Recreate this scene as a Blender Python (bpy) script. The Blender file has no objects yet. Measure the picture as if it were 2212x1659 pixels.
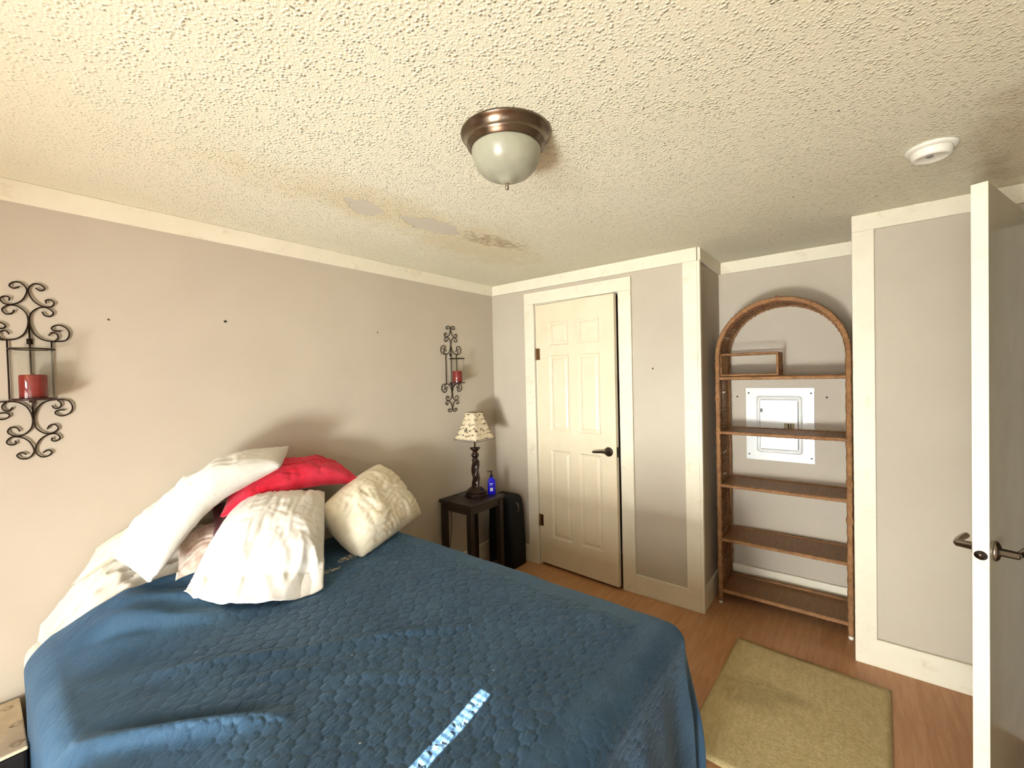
import bpy, bmesh, math, random
from mathutils import Vector, Matrix, noise
random.seed(7)
C = bpy.context.scene
COL = C.collection
PI = math.pi
H = 2.28

# ------------------------------------------------------------------ camera
cam_d = bpy.data.cameras.new('camera')
cam = bpy.data.objects.new('camera', cam_d)
COL.objects.link(cam)
C.camera = cam
cam_d.sensor_fit = 'HORIZONTAL'
cam_d.sensor_width = 36.0
cam_d.lens = 932.16 / 2212 * 36.0
cam_d.clip_start = 0.02
yaw, pitch, roll = 0.6694, -0.0189, -0.0244
fw = Vector((math.cos(yaw)*math.cos(pitch), math.sin(yaw)*math.cos(pitch), math.sin(pitch)))
r0 = Vector((math.sin(yaw), -math.cos(yaw), 0)); u0 = r0.cross(fw)
rr = r0*math.cos(roll) + u0*math.sin(roll); uu = -r0*math.sin(roll) + u0*math.cos(roll)
M = Matrix((rr, uu, -fw)).transposed().to_4x4()
M.translation = Vector((-2.8246, -2.432, 1.5147))
cam.matrix_world = M

# ------------------------------------------------------------------ light
C.view_settings.view_transform = 'Standard'
C.view_settings.look = 'None'
C.view_settings.gamma = 1.0
C.view_settings.exposure = -0.04
C.view_settings.use_curve_mapping = False
w = bpy.data.worlds.new('world'); C.world = w; w.use_nodes = True
w.node_tree.nodes['Background'].inputs[0].default_value = (0.86, 0.93, 1.0, 1)
w.node_tree.nodes['Background'].inputs[1].default_value = 2.0

def area(name, loc, direction, sx, sy, power, col, spread=180):
    d = bpy.data.lights.new(name, 'AREA'); d.shape = 'RECTANGLE'
    d.size = sx; d.size_y = sy; d.energy = power; d.color = col; d.spread = math.radians(spread)
    o = bpy.data.objects.new(name, d); COL.objects.link(o)
    o.location = loc
    o.rotation_euler = Vector(direction).to_track_quat('-Z', 'Y').to_euler()
    return o
# daylight entering by the lower, unshaded part of the west garden window (sunlit ground outside)
area('window_daylight', (-4.54, -1.95, 0.50), (1, 0.22, 0.03), 0.60, 0.50, 72, (0.965, 0.985, 0.945), 102)
# fill lamp added at the shades to even out the room light
area('shade_fill_light', (-4.52, -1.95, 1.42), (1, 0.15, 0.02), 1.2, 0.85, 27, (0.965, 0.985, 0.945), 115)
# added fill lamp at a made-up second window behind the camera
area('south_fill_light', (-3.65, -2.985, 1.25), (0.5, 1, 0.0), 1.1, 0.95, 8, (0.93, 0.985, 1.0))
sun = bpy.data.lights.new('sun', 'SUN'); sun.energy = 105.0; sun.angle = math.radians(0.12); sun.color = (1.0, 0.97, 0.92)
so = bpy.data.objects.new('sun', sun); COL.objects.link(so)
SUN_AZ, SUN_EL = math.radians(6.3), math.radians(25)
so.location = (-6, -2.6, 4)
so.rotation_euler = Vector((math.cos(SUN_AZ)*math.cos(SUN_EL), math.sin(SUN_AZ)*math.cos(SUN_EL), -math.sin(SUN_EL))).to_track_quat('-Z', 'Y').to_euler()

# ------------------------------------------------------------------ materials
def srgb(r, g, b):
    f = lambda c: (c/255/12.92) if c/255 <= .04045 else ((c/255+.055)/1.055)**2.4
    return (f(r), f(g), f(b), 1)

class Mat:
    def __init__(s, name, col=(200, 200, 200), rough=.6, metal=0., spec=.5):
        s.m = bpy.data.materials.new(name); s.m.use_nodes = True
        s.t = s.m.node_tree; s.n = s.t.nodes; s.b = s.n['Principled BSDF']
        s.b.inputs['Base Color'].default_value = srgb(*col)
        s.b.inputs['Roughness'].default_value = rough
        s.b.inputs['Metallic'].default_value = metal
        s.b.inputs['Specular IOR Level'].default_value = spec
    def node(s, typ, **k):
        n = s.n.new(typ)
        for a, v in k.items():
            if a.startswith('i_'):
                key = a[2:].replace('_', ' ')
                n.inputs[key].default_value = v
            else: setattr(n, a, v)
        return n
    def link(s, a, b): s.t.links.new(a, b)
    def coord(s, out='Object', scale=(1, 1, 1), rot=(0, 0, 0)):
        c = s.node('ShaderNodeTexCoord'); m = s.node('ShaderNodeMapping')
        m.inputs['Scale'].default_value = scale; m.inputs['Rotation'].default_value = rot
        s.link(c.outputs[out], m.inputs['Vector']); return m.outputs[0]
    def noise(s, vec, scale, detail=3, rough=.55, dist=0.):
        n = s.node('ShaderNodeTexNoise'); n.inputs['Scale'].default_value = scale
        n.inputs['Detail'].default_value = detail; n.inputs['Roughness'].default_value = rough
        n.inputs['Distortion'].default_value = dist
        if vec: s.link(vec, n.inputs['Vector'])
        return n.outputs['Fac']
    def voro(s, vec, scale, feature='F1', rnd=1.):
        n = s.node('ShaderNodeTexVoronoi'); n.feature = feature
        n.inputs['Scale'].default_value = scale; n.inputs['Randomness'].default_value = rnd
        s.link(vec, n.inputs['Vector']); return n
    def ramp(s, fac, stops):
        n = s.node('ShaderNodeValToRGB'); e = n.color_ramp.elements
        while len(e) < len(stops): e.new(.5)
        for el, (p, c) in zip(e, stops):
            el.position = p; el.color = c if len(c) == 4 else (*c, 1)
        s.link(fac, n.inputs[0]); return n.outputs[0]
    def math(s, op, a, b=None, c=None, clamp=False):
        n = s.node('ShaderNodeMath', operation=op, use_clamp=clamp)
        for i, x in enumerate((a, b, c)):
            if x is None: continue
            if isinstance(x, (int, float)): n.inputs[i].default_value = x
            else: s.link(x, n.inputs[i])
        return n.outputs[0]
    def mix(s, fac, a, b, blend='MIX'):
        n = s.node('ShaderNodeMix', data_type='RGBA', blend_type=blend)
        for key, x in ((0, fac), (6, a), (7, b)):
            if isinstance(x, (int, float)): n.inputs[key].default_value = x
            elif isinstance(x, tuple): n.inputs[key].default_value = x
            else: s.link(x, n.inputs[key])
        return n.outputs[2]
    def bump(s, h, strength=.3, dist=.01, prev=None):
        n = s.node('ShaderNodeBump'); n.inputs['Strength'].default_value = strength
        n.inputs['Distance'].default_value = dist
        s.link(h, n.inputs['Height'])
        if prev: s.link(prev, n.inputs['Normal'])
        s.link(n.outputs[0], s.b.inputs['Normal']); return n.outputs[0]
    def base(s, x): s.link(x, s.b.inputs['Base Color'])

def gray(v): return (v, v, v, 1)

def m_wall():
    k = Mat('taupe_wall_paint', rough=.75, spec=.3); v = k.coord()
    n = k.noise(v, 1.3, 4, .6)
    c = k.ramp(n, [(.3, srgb(188, 177, 161)), (.7, srgb(198, 188, 172))])
    d = k.math('LESS_THAN', k.voro(v, 2.1).outputs['Distance'], .012)
    c = k.mix(d, c, srgb(120, 105, 88))
    k.base(c); k.bump(k.noise(v, 260, 2), .12, .002); return k.m
def m_paint(name, a, b, rough=.45, spec=.4, stain=None):
    k = Mat(name, rough=rough, spec=spec); v = k.coord()
    n = k.noise(v, 3.5, 5, .65)
    c = k.ramp(n, [(.3, srgb(*a)), (.65, srgb(*b))])
    if stain:
        n2 = k.noise(v, 9, 4, .7)
        f = k.ramp(n2, [(.58, gray(0)), (.75, gray(.5))])
        c = k.mix(f, c, srgb(*stain))
    k.base(c); k.bump(k.noise(k.coord(scale=(1, 1, .12)), 120, 2), .08, .002); return k.m
def m_ceiling():
    k = Mat('popcorn_ceiling', rough=.9, spec=.1); v = k.coord()
    sep = k.node('ShaderNodeSeparateXYZ'); k.link(v, sep.inputs[0]); X, Y = sep.outputs[0], sep.outputs[1]
    base = k.ramp(k.noise(v, 1.1, 4, .6), [(.3, srgb(230, 226, 202)), (.7, srgb(238, 234, 213))])
    wob = k.math('MULTIPLY', k.math('SUBTRACT', k.noise(v, 9, 4, .6), .5), 1.5)
    def ell(cx, cy, rx, ry, ang, lo, hi, wv=wob):
        ca, sa = math.cos(ang), math.sin(ang)
        dx = k.math('SUBTRACT', X, cx); dy = k.math('SUBTRACT', Y, cy)
        a = k.math('ADD', k.math('MULTIPLY', dx, ca), k.math('MULTIPLY', dy, sa))
        b = k.math('SUBTRACT', k.math('MULTIPLY', dy, ca), k.math('MULTIPLY', dx, sa))
        a = k.math('DIVIDE', a, rx); b = k.math('DIVIDE', b, ry)
        d = k.math('SQRT', k.math('ADD', k.math('MULTIPLY', a, a), k.math('MULTIPLY', b, b)))
        d = k.math('ADD', d, wv)
        n = k.node('ShaderNodeMapRange', interpolation_type='SMOOTHSTEP'); n.inputs[1].default_value = lo; n.inputs[2].default_value = hi
        n.inputs[3].default_value = 1; n.inputs[4].default_value = 0
        k.link(d, n.inputs[0]); return n.outputs[0]
    y1 = ell(-1.55, -.78, .62, .16, -.05, .3, 1.5)
    y2 = ell(-.95, -.72, .60, .26, .1, .3, 1.4)
    base = k.mix(k.math('MULTIPLY', k.math('MAXIMUM', y1, y2), .5), base, srgb(214, 200, 158))
    st = ell(-.98, -.83, .25, .085, -.15, .55, 1.15)
    fine = k.ramp(k.noise(v, 30, 4, .7), [(.38, gray(0)), (.62, gray(1))])
    base = k.mix(k.math('MULTIPLY', k.math('MULTIPLY', st, fine), .75), base, srgb(150, 128, 88))
    st3 = ell(-.55, -2.9, .5, .16, -.2, .3, 1.3)
    base = k.mix(k.math('MULTIPLY', st3, .45), base, srgb(176, 148, 110))
    wf = k.math('MULTIPLY', k.math('SUBTRACT', k.noise(v, 16, 3, .5), .5), 1.5)
    p1 = ell(-1.70, -.722, .105, .065, .25, .97, 1.0, wf)
    p2 = ell(-1.35, -.775, .175, .070, -.03, .97, 1.0, wf)
    peel = k.math('MAXIMUM', p1, p2)
    npeel = k.math('SUBTRACT', 1.0, peel)
    base = k.mix(peel, base, srgb(206, 200, 184))
    spk = k.voro(v, 38).outputs['Distance']
    tm = k.node('ShaderNodeMapRange', interpolation_type='SMOOTHSTEP'); tm.inputs[1].default_value = -2.75; tm.inputs[2].default_value = -1.75; tm.inputs[3].default_value = .25; tm.inputs[4].default_value = 1
    k.link(k.math('ADD', X, k.math('MULTIPLY', Y, -.35)), tm.inputs[0]); tex = tm.outputs[0]
    dens = k.ramp(k.noise(v, 2.2, 3, .6), [(.42, gray(0)), (.6, gray(1))])
    sp = k.math('MULTIPLY', k.math('MULTIPLY', k.math('MULTIPLY', k.math('LESS_THAN', spk, .13), dens), npeel), k.math('POWER', tex, 2))
    base = k.mix(k.math('MULTIPLY', sp, .55), base, srgb(128, 118, 92))
    big = k.math('MULTIPLY', k.math('LESS_THAN', k.voro(k.coord(scale=(1, 2.2, 1), rot=(0, 0, .6)), 7).outputs['Distance'], .045), npeel)
    base = k.mix(k.math('MULTIPLY', big, .8), base, srgb(96, 82, 62))
    k.base(base)
    h1 = k.ramp(k.voro(v, 95).outputs['Distance'], [(0, gray(1)), (.5, gray(0))])
    h1 = k.math('MULTIPLY', h1, k.ramp(k.noise(v, 45, 2), [(.38, gray(.1)), (.62, gray(1))]))
    h2 = k.noise(v, 150, 3, .6)
    h = k.math('MULTIPLY', k.math('ADD', h1, k.math('MULTIPLY', h2, .6)), npeel)
    h = k.math('MULTIPLY', h, tex)
    k.bump(h, .8, .007); return k.m
def m_floor():
    k = Mat('orange_laminate', rough=.32, spec=.45)
    v = k.coord(rot=(0, 0, 0))
    br = k.node('ShaderNodeTexBrick'); k.link(v, br.inputs['Vector'])
    br.inputs['Scale'].default_value = 1; br.inputs['Brick Width'].default_value = 1.2; br.inputs['Row Height'].default_value = .19
    br.inputs['Mortar Size'].default_value = .0012; br.inputs['Mortar'].default_value = gray(.35)
    br.inputs['Color1'].default_value = gray(.2); br.inputs['Color2'].default_value = gray(.8)
    br.inputs['Mortar Smooth'].default_value = .3
    g = k.noise(k.coord(scale=(1.2, 14, 1)), 3.5, 5, .65, .4)
    f = k.math('ADD', k.math('MULTIPLY', br.outputs['Color'], .28), k.math('MULTIPLY', g, .75))
    c = k.ramp(f, [(.25, srgb(158, 110, 72)), (.5, srgb(182, 134, 94)), (.75, srgb(200, 154, 114))])
    k.base(c); k.bump(br.outputs['Fac'], -.2, .002); return k.m
def m_rug():
    k = Mat('beige_rug_pile', rough=.95, spec=.1); v = k.coord()
    n = k.noise(v, 55, 4, .7); n1 = k.noise(k.coord(scale=(1, 5, 1)), 14, 4, .6)
    c = k.ramp(k.math('ADD', k.math('MULTIPLY', n, .5), k.math('MULTIPLY', n1, .5)), [(.35, srgb(181, 163, 118)), (.65, srgb(208, 191, 146))])
    sep = k.node('ShaderNodeSeparateXYZ'); k.link(v, sep.inputs[0])
    def spot(cx, cy, rx, ry):
        a = k.math('DIVIDE', k.math('SUBTRACT', sep.outputs[0], cx), rx); b = k.math('DIVIDE', k.math('SUBTRACT', sep.outputs[1], cy), ry)
        d = k.math('SQRT', k.math('ADD', k.math('MULTIPLY', a, a), k.math('MULTIPLY', b, b)))
        d = k.math('ADD', d, k.math('MULTIPLY', k.math('SUBTRACT', k.noise(v, 22, 3), .5), 1.2))
        m = k.node('ShaderNodeMapRange'); m.inputs[1].default_value = .5; m.inputs[2].default_value = 1.3; m.inputs[3].default_value = 1; m.inputs[4].default_value = 0
        k.link(d, m.inputs[0]); return m.outputs[0]
    c = k.mix(k.math('MULTIPLY', k.math('MAXIMUM', spot(.08, .02, .05, .10), spot(.02, .16, .12, .14)), .35), c, srgb(112, 98, 66))
    k.base(c); k.bump(n, .6, .006); return k.m
def m_fabric(name, a, b, rough=.9, scale=9, bs=.35, sheen=.2, sub=0):
    k = Mat(name, rough=rough, spec=.2); v = k.coord()
    n = k.noise(v, scale, 4, .6)
    k.base(k.ramp(n, [(.35, srgb(*a)), (.65, srgb(*b))]))
    k.b.inputs['Sheen Weight'].default_value = sheen
    w_ = k.noise(k.coord(scale=(1, 1, 1)), 26, 3, .5, .6)
    weave = k.noise(v, 700, 1)
    p = k.bump(weave, .08, .001); k.bump(w_, bs, .006, p); return k.m
def m_quilt():
    k = Mat('blue_quilt', rough=.62, spec=.35)
    uv = k.node('ShaderNodeUVMap'); uv.uv_map = 'sheet'
    sep = k.node('ShaderNodeSeparateXYZ'); k.link(uv.outputs[0], sep.inputs[0]); U, V = sep.outputs[0], sep.outputs[1]
    P_ = .054   # quilting cell, laid diagonally: four-lobed clouds alternating with hollow stars
    nz = k.noise(uv.outputs[0], 6, 2); wob = k.math('MULTIPLY', k.math('SUBTRACT', nz, .5), .022)
    A1 = k.math('ADD', k.math('MULTIPLY', k.math('ADD', U, V), .7071), wob)
    A2 = k.math('SUBTRACT', k.math('MULTIPLY', k.math('SUBTRACT', U, V), .7071), wob)
    def line(a, b):
        sg = k.math('SIGN', k.math('SINE', k.math('MULTIPLY', b, PI/P_)))
        w_ = k.math('MULTIPLY', k.math('ABSOLUTE', k.math('SINE', k.math('MULTIPLY', b, 2*PI/P_))), .15*P_)
        c_ = k.math('COSINE', k.math('MULTIPLY', a, PI/P_))
        return k.math('PINGPONG', k.math('ADD', a, k.math('MULTIPLY', k.math('MULTIPLY', sg, w_), c_)), P_/2)
    d = k.math('MINIMUM', line(A1, A2), line(A2, A1))
    seam = k.node('ShaderNodeMapRange', interpolation_type='SMOOTHSTEP'); seam.inputs[1].default_value = 0; seam.inputs[2].default_value = .011
    k.link(d, seam.inputs[0])
    puff = k.math('ADD', k.math('MULTIPLY', seam.outputs[0], .6), k.math('MULTIPLY', d, 18))
    att = k.node('ShaderNodeAttribute'); att.attribute_name = 'stitch'
    puff = k.math('MULTIPLY', puff, att.outputs['Fac'])
    puck = k.noise(k.coord('UV', scale=(1, 2.6, 1), rot=(0, 0, .5)), 22, 4, .6, 1.0)
    puck = k.math('MULTIPLY', puck, k.math('ADD', k.math('MULTIPLY', att.outputs['Fac'], .75), .25))
    n = k.noise(uv.outputs[0], 5, 5, .65)
    c = k.ramp(n, [(.3, srgb(40, 70, 98)), (.7, srgb(58, 90, 116))])
    # lint and specks
    vr = k.voro(uv.outputs[0], 16)
    lint = k.math('MULTIPLY', k.math('LESS_THAN', vr.outputs['Distance'], .045), k.math('GREATER_THAN', k.noise(uv.outputs[0], 4, 2), .53))
    c = k.mix(k.math('MULTIPLY', lint, .8), c, srgb(225, 228, 228))
    # worn-through flakes near the cream pillow
    def patch(cx, cy, rx, ry):
        a = k.math('DIVIDE', k.math('SUBTRACT', sep.outputs[0], cx), rx); b = k.math('DIVIDE', k.math('SUBTRACT', sep.outputs[1], cy), ry)
        return k.math('LESS_THAN', k.math('SQRT', k.math('ADD', k.math('MULTIPLY', a, a), k.math('MULTIPLY', b, b))), 1)
    fl = k.math('MULTIPLY', k.math('MAXIMUM', patch(-1.665, -.47, .075, .022), patch(-1.80, -.52, .05, .014)), k.math('GREATER_THAN', k.noise(uv.outputs[0], 70, 3, .6), .5))
    c = k.mix(fl, c, srgb(205, 190, 165))
    k.base(c)
    k.b.inputs['Sheen Weight'].default_value = .35; k.b.inputs['Sheen Roughness'].default_value = .4
    k.b.inputs['Sheen Tint'].default_value = srgb(150, 190, 230)
    p = k.bump(puck, .75, .016); k.bump(puff, .75, .009, p); return k.m
def m_wicker(name, a, b, scale=60):
    k = Mat(name, rough=.55, spec=.4); v = k.coord()
    w1 = k.node('ShaderNodeTexWave', bands_direction='Z'); w1.inputs['Scale'].default_value = scale; w1.inputs['Distortion'].default_value = 1.5
    k.link(v, w1.inputs['Vector'])
    w2 = k.node('ShaderNodeTexWave', bands_direction='X'); w2.inputs['Scale'].default_value = scale*.45; w2.inputs['Distortion'].default_value = 1.0
    k.link(v, w2.inputs['Vector'])
    n = k.noise(v, 22, 4, .7)
    f = k.math('ADD', k.math('MULTIPLY', w1.outputs['Fac'], .35), k.math('MULTIPLY', n, .65))
    k.base(k.ramp(f, [(.25, srgb(*a)), (.7, srgb(*b))]))
    k.bump(k.math('ADD', w1.outputs['Fac'], w2.outputs['Fac']), .5, .004); return k.m
def m_woodgrain(name, a, b, rough=.35):
    k = Mat(name, rough=rough, spec=.5)
    n = k.noise(k.coord(scale=(2, 18, 2)), 5, 5, .6, .5)
    k.base(k.ramp(n, [(.3, srgb(*a)), (.7, srgb(*b))])); k.bump(n, .1, .002); return k.m
def m_metal(name, col, rough=.3, aniso=0):
    k = Mat(name, col, rough, 1.0); v = k.coord()
    n = k.noise(v, 60, 3); mr = k.node('ShaderNodeMapRange'); mr.inputs[3].default_value = rough*.8; mr.inputs[4].default_value = rough*1.25
    k.link(n, mr.inputs[0]); k.link(mr.outputs[0], k.b.inputs['Roughness']); return k.m
def m_plain(name, col, rough=.5, spec=.5, var=8, scale=20):
    k = Mat(name, col, rough, 0, spec); n = k.noise(k.coord(), scale, 3)
    a = tuple(max(0, c-var) for c in col); b = tuple(min(255, c+var) for c in col)
    k.base(k.ramp(n, [(.3, srgb(*a)), (.7, srgb(*b))])); return k.m
def m_glass(name, tint=(1, 1, 1, 1), rough=.0):
    # thin clear glass: mostly transparent, with a fresnel gloss
    k = Mat(name); k.n.remove(k.b)
    out = k.n['Material Output']
    tr = k.node('ShaderNodeBsdfTransparent'); tr.inputs[0].default_value = tint
    gl = k.node('ShaderNodeBsdfGlossy'); gl.inputs['Roughness'].default_value = .04
    lw = k.node('ShaderNodeLayerWeight'); lw.inputs[0].default_value = .5
    fac = k.math('ADD', k.math('MULTIPLY', k.math('POWER', lw.outputs['Facing'], 4), .35), .03)
    mx = k.node('ShaderNodeMixShader'); k.link(fac, mx.inputs[0]); k.link(tr.outputs[0], mx.inputs[1]); k.link(gl.outputs[0], mx.inputs[2])
    k.link(mx.outputs[0], out.inputs[0]); return k.m
def m_shade():
    k = Mat('script_print_linen', rough=.85, spec=.15)
    k.b.inputs['Subsurface Weight'].default_value = .0
    v = k.coord(scale=(1, 1, 1), rot=(0, 0, PI/4))
    base = k.ramp(k.noise(v, 30, 3), [(.3, srgb(204, 190, 160)), (.7, srgb(222, 208, 180))])
    # handwriting-like dashes: thin wavy lines, broken
    wv = k.node('ShaderNodeTexWave', bands_direction='Z', wave_profile='SIN'); wv.inputs['Scale'].default_value = 9
    wv.inputs['Distortion'].default_value = 7; wv.inputs['Detail'].default_value = 3; wv.inputs['Detail Scale'].default_value = 2.2
    k.link(v, wv.inputs['Vector'])
    line = k.math('GREATER_THAN', wv.outputs['Fac'], .90)
    br = k.math('GREATER_THAN', k.noise(v, 34, 2), .44)
    k.base(k.mix(k.math('MULTIPLY', k.math('MULTIPLY', line, br), .85), base, srgb(38, 30, 24)))
    k.bump(k.noise(v, 400, 1), .15, .001); return k.m
def m_pattern():
    k = Mat('beige_motif_fabric', rough=.9, spec=.15); v = k.coord(rot=(0, 0, PI/4))
    vo = k.voro(v, 11.0, rnd=.25); vo.voronoi_dimensions = '2D'
    d = vo.outputs['Distance']
    ring = k.math('MULTIPLY', k.math('GREATER_THAN', d, .16), k.math('LESS_THAN', d, .26))
    dot = k.math('LESS_THAN', d, .08)
    c = k.ramp(k.noise(v, 14, 3), [(.3, srgb(196, 178, 150)), (.7, srgb(220, 204, 176))])
    c = k.mix(k.math('MULTIPLY', k.math('LESS_THAN', k.math('ABSOLUTE', k.math('SUBTRACT', k.math('ADD', d, k.math('MULTIPLY', k.math('SUBTRACT', k.noise(v, 40, 2), .5), .35)), .13)), .055), k.ramp(k.noise(v, 18, 2), [(.4, gray(.35)), (.6, gray(.9))])), c, srgb(96, 80, 62))
    k.base(c); k.bump(k.noise(v, 500, 1), .1, .001); return k.m

MT = dict(
    wall=m_wall(), ceiling=m_ceiling(), floor=m_floor(), rug=m_rug(), quilt=m_quilt(),
    trim=m_paint('cream_trim_paint', (229, 221, 200), (238, 231, 212), stain=(196, 178, 142)),
    door=m_paint('cream_door_paint', (226, 212, 184), (234, 222, 196), .38),
    door2=m_paint('shaded_glossy_door_paint', (176, 168, 142), (188, 180, 154), .16, .6),  # white door face, its shade put into a darker paint colour
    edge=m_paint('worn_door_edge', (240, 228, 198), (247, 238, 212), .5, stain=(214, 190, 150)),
    white=m_fabric('white_cotton', (224, 220, 210), (236, 232, 224)),
    cream=m_fabric('cream_cotton', (232, 222, 196), (242, 234, 212)),
    sheet=m_fabric('white_sheet', (222, 218, 206), (234, 230, 220)),
    red=m_fabric('red_cotton', (188, 14, 38), (222, 52, 78), scale=7),
    pink=m_fabric('pale_pink_print', (205, 176, 160), (236, 222, 208), scale=30),
    maroon=m_fabric('maroon_cotton', (70, 12, 18), (100, 20, 30)),
    wicker=m_wicker('rattan', (96, 60, 34), (190, 142, 96)), weave=m_wicker('woven_rattan', (90, 54, 26), (168, 114, 64), 80),
    weavelt=m_wicker('light_woven_rattan', (186, 138, 90), (232, 188, 134), 90),
    shelfw=m_woodgrain('brown_shelf', (118, 80, 44), (150, 106, 62), .45),
    dark=m_woodgrain('dark_espresso_wood', (24, 14, 10), (40, 25, 18), .42),
    lampw=m_woodgrain('dark_turned_wood', (26, 15, 11), (48, 28, 20), .22),
    iron=m_metal('dark_iron', (52, 42, 34), .5), bronze=m_metal('brushed_bronze', (118, 104, 90), .25),
    steel=m_metal('satin_nickel', (170, 160, 148), .25), pewter=m_metal('dark_pewter', (86, 78, 72), .3),
    glass=m_glass('clear_glass', (.985, .99, .985, 1)), frost=m_plain('frosted_glass', (150, 150, 132), .28, .5, 6),
    candle=m_plain('red_wax', (128, 18, 15), .45), darkred=m_plain('dark_tray', (52, 16, 14), .4),
    plastic=m_plain('white_plastic', (240, 238, 226), .35, .5, 4), black=m_plain('black_fabric', (14, 13, 13), .75, .3, 3),
    blackpl=m_plain('black_plastic', (20, 18, 17), .35), panel=m_plain('white_enamel', (236, 238, 236), .28, .5, 5, 6),
    gap=m_plain('grey_seam', (120, 122, 124), .6), sticker=m_plain('yellowed_label', (176, 164, 132), .6, .4, 14, 90),
    blue=m_plain('blue_bottle', (24, 22, 205), .15, .6, 6), label=m_plain('white_print', (226, 228, 240), .5),
    shade=m_shade(), motif=m_pattern(), brass=m_metal('old_brass', (150, 120, 84), .4),
    screw=m_plain('dark_screw', (60, 55, 50), .5), fabric_shade=m_fabric('shade_cloth', (224, 216, 196), (232, 226, 208)),
    hole=m_plain('dark_hole', (36, 28, 24), .8),
)

# ------------------------------------------------------------------ helpers
def obj(name, bm, m, parent=None, smooth=False, bevel=0, loc=None):
    me = bpy.data.meshes.new(name)
    bmesh.ops.recalc_face_normals(bm, faces=bm.faces)
    bm.to_mesh(me); bm.free()
    for p in me.polygons: p.use_smooth = smooth
    if m: me.materials.append(MT[m] if isinstance(m, str) else m)
    o = bpy.data.objects.new(name, me); COL.objects.link(o)
    if parent: o.parent = parent
    if loc: o.location = loc
    if bevel:
        b = o.modifiers.new('bevel', 'BEVEL'); b.width = bevel; b.segments = 2; b.limit_method = 'ANGLE'; b.angle_limit = .7
    return o
def tag(o, label, cat, group=None):
    o['label'] = label; o['category'] = cat
    if group: o['group'] = group
    return o
def thing(name, label, cat, loc=(0, 0, 0), rz=0, group=None):
    o = bpy.data.objects.new(name, None); COL.objects.link(o); o.location = loc; o.rotation_euler = (0, 0, rz)
    o.empty_display_size = .05
    return tag(o, label, cat, group)
def struct(name, bm, m, parent=None, **k):
    o = obj(name, bm, m, parent, **k)
    if not parent: o['kind'] = 'structure'
    return o
def B(): return bmesh.new()
def box(bm, x0, x1, y0, y1, z0, z1):
    v = [bm.verts.new((x, y, z)) for x in (min(x0, x1), max(x0, x1)) for y in (min(y0, y1), max(y0, y1)) for z in (min(z0, z1), max(z0, z1))]
    for f in ((0, 1, 3, 2), (4, 6, 7, 5), (0, 4, 5, 1), (2, 3, 7, 6), (0, 2, 6, 4), (1, 5, 7, 3)):
        bm.faces.new([v[i] for i in f])
    return v
def lathe(bm, prof, n=40, c=(0, 0, 0), axis='z', capb=True, capt=True):
    rings = []
    for r, z in prof:
        ring = []
        for i in range(n):
            a = 2*PI*i/n
            p = (r*math.cos(a), r*math.sin(a), z)
            if axis == 'x': p = (z, p[0], p[1])
            if axis == 'y': p = (p[0], z, p[1])
            ring.append(bm.verts.new((p[0]+c[0], p[1]+c[1], p[2]+c[2])))
        rings.append(ring)
    for a, b in zip(rings, rings[1:]):
        for i in range(n): bm.faces.new((a[i], a[(i+1) % n], b[(i+1) % n], b[i]))
    if capb: bm.faces.new(rings[0])
    if capt: bm.faces.new(rings[-1])
def catmull(pts, sub=6, closed=False):
    P = [Vector(p) for p in pts]; out = []; n = len(P)
    for i in range(n-1 if not closed else n):
        p0 = P[i-1] if (i > 0 or closed) else P[0]*2-P[1]
        p1, p2 = P[i], P[(i+1) % n]
        p3 = P[(i+2) % n] if (i+2 < n or closed) else P[-1]*2-P[-2]
        for s in range(sub):
            t = s/sub
            out.append(.5*((2*p1)+(p2-p0)*t+(2*p0-5*p1+4*p2-p3)*t*t+(3*p1-p0-3*p2+p3)*t**3))
    if not closed: out.append(P[-1])
    return out
def tube(bm, pts, r, n=8, rf=None, closed=False):
    pts = [Vector(p) for p in pts]; rings = []; prev = None; N = len(pts)
    for i, p in enumerate(pts):
        if closed: t = pts[(i+1) % N]-pts[i-1]
        else: t = (pts[min(i+1, N-1)]-pts[max(i-1, 0)])
        t.normalize()
        if prev is None:
            a = Vector((0, 0, 1)) if abs(t.z) < .9 else Vector((1, 0, 0)); s = t.cross(a).normalized()
        else: s = (prev-t*prev.dot(t)).normalized()
        prev = s; q = t.cross(s); R_ = r*(rf(i/(N-1)) if rf else 1)
        rings.append([bm.verts.new(p+s*math.cos(2*PI*j/n)*R_+q*math.sin(2*PI*j/n)*R_) for j in range(n)])
    for a, b in list(zip(rings, rings[1:]))+([(rings[-1], rings[0])] if closed else []):
        for j in range(n): bm.faces.new((a[j], a[(j+1) % n], b[(j+1) % n], b[j]))
    if not closed: bm.faces.new(rings[0]); bm.faces.new(rings[-1])
def sm(a, b, x):
    t = max(0, min(1, (x-a)/(b-a))); return t*t*(3-2*t)

# ------------------------------------------------------------------ room shell
T = .1
XW = -4.62; YS = -3.04; XD = .54
Y1, Y2 = -1.68, -2.43          # alcove sides
bm = B(); box(bm, XW-T, XD+T, YS-1.3, T, -.06, 0); struct('floor', bm, 'floor')
bm = B(); box(bm, XW-T, XD+T, YS-1.3, T, H, H+.06); struct('ceiling', bm, 'ceiling')
bm = B(); box(bm, XW-T, XD+T, 0, T, 0, H); struct('wall_back', bm, 'wall')
DY0, DY1, DZ = -.45, -1.158, 2.08   # closet opening
bm = B(); box(bm, 0, .09, 0, DY0, 0, H); box(bm, 0, .09, DY1, Y1, 0, H); box(bm, 0, .09, DY0, DY1, DZ, H)
box(bm, .09, XD, Y1+.09, Y1, 0, H); struct('wall_closet', bm, 'wall')
bm = B(); box(bm, XD, XD+T, 0, Y2-.1, 0, H); struct('wall_alcove', bm, 'wall')
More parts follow.
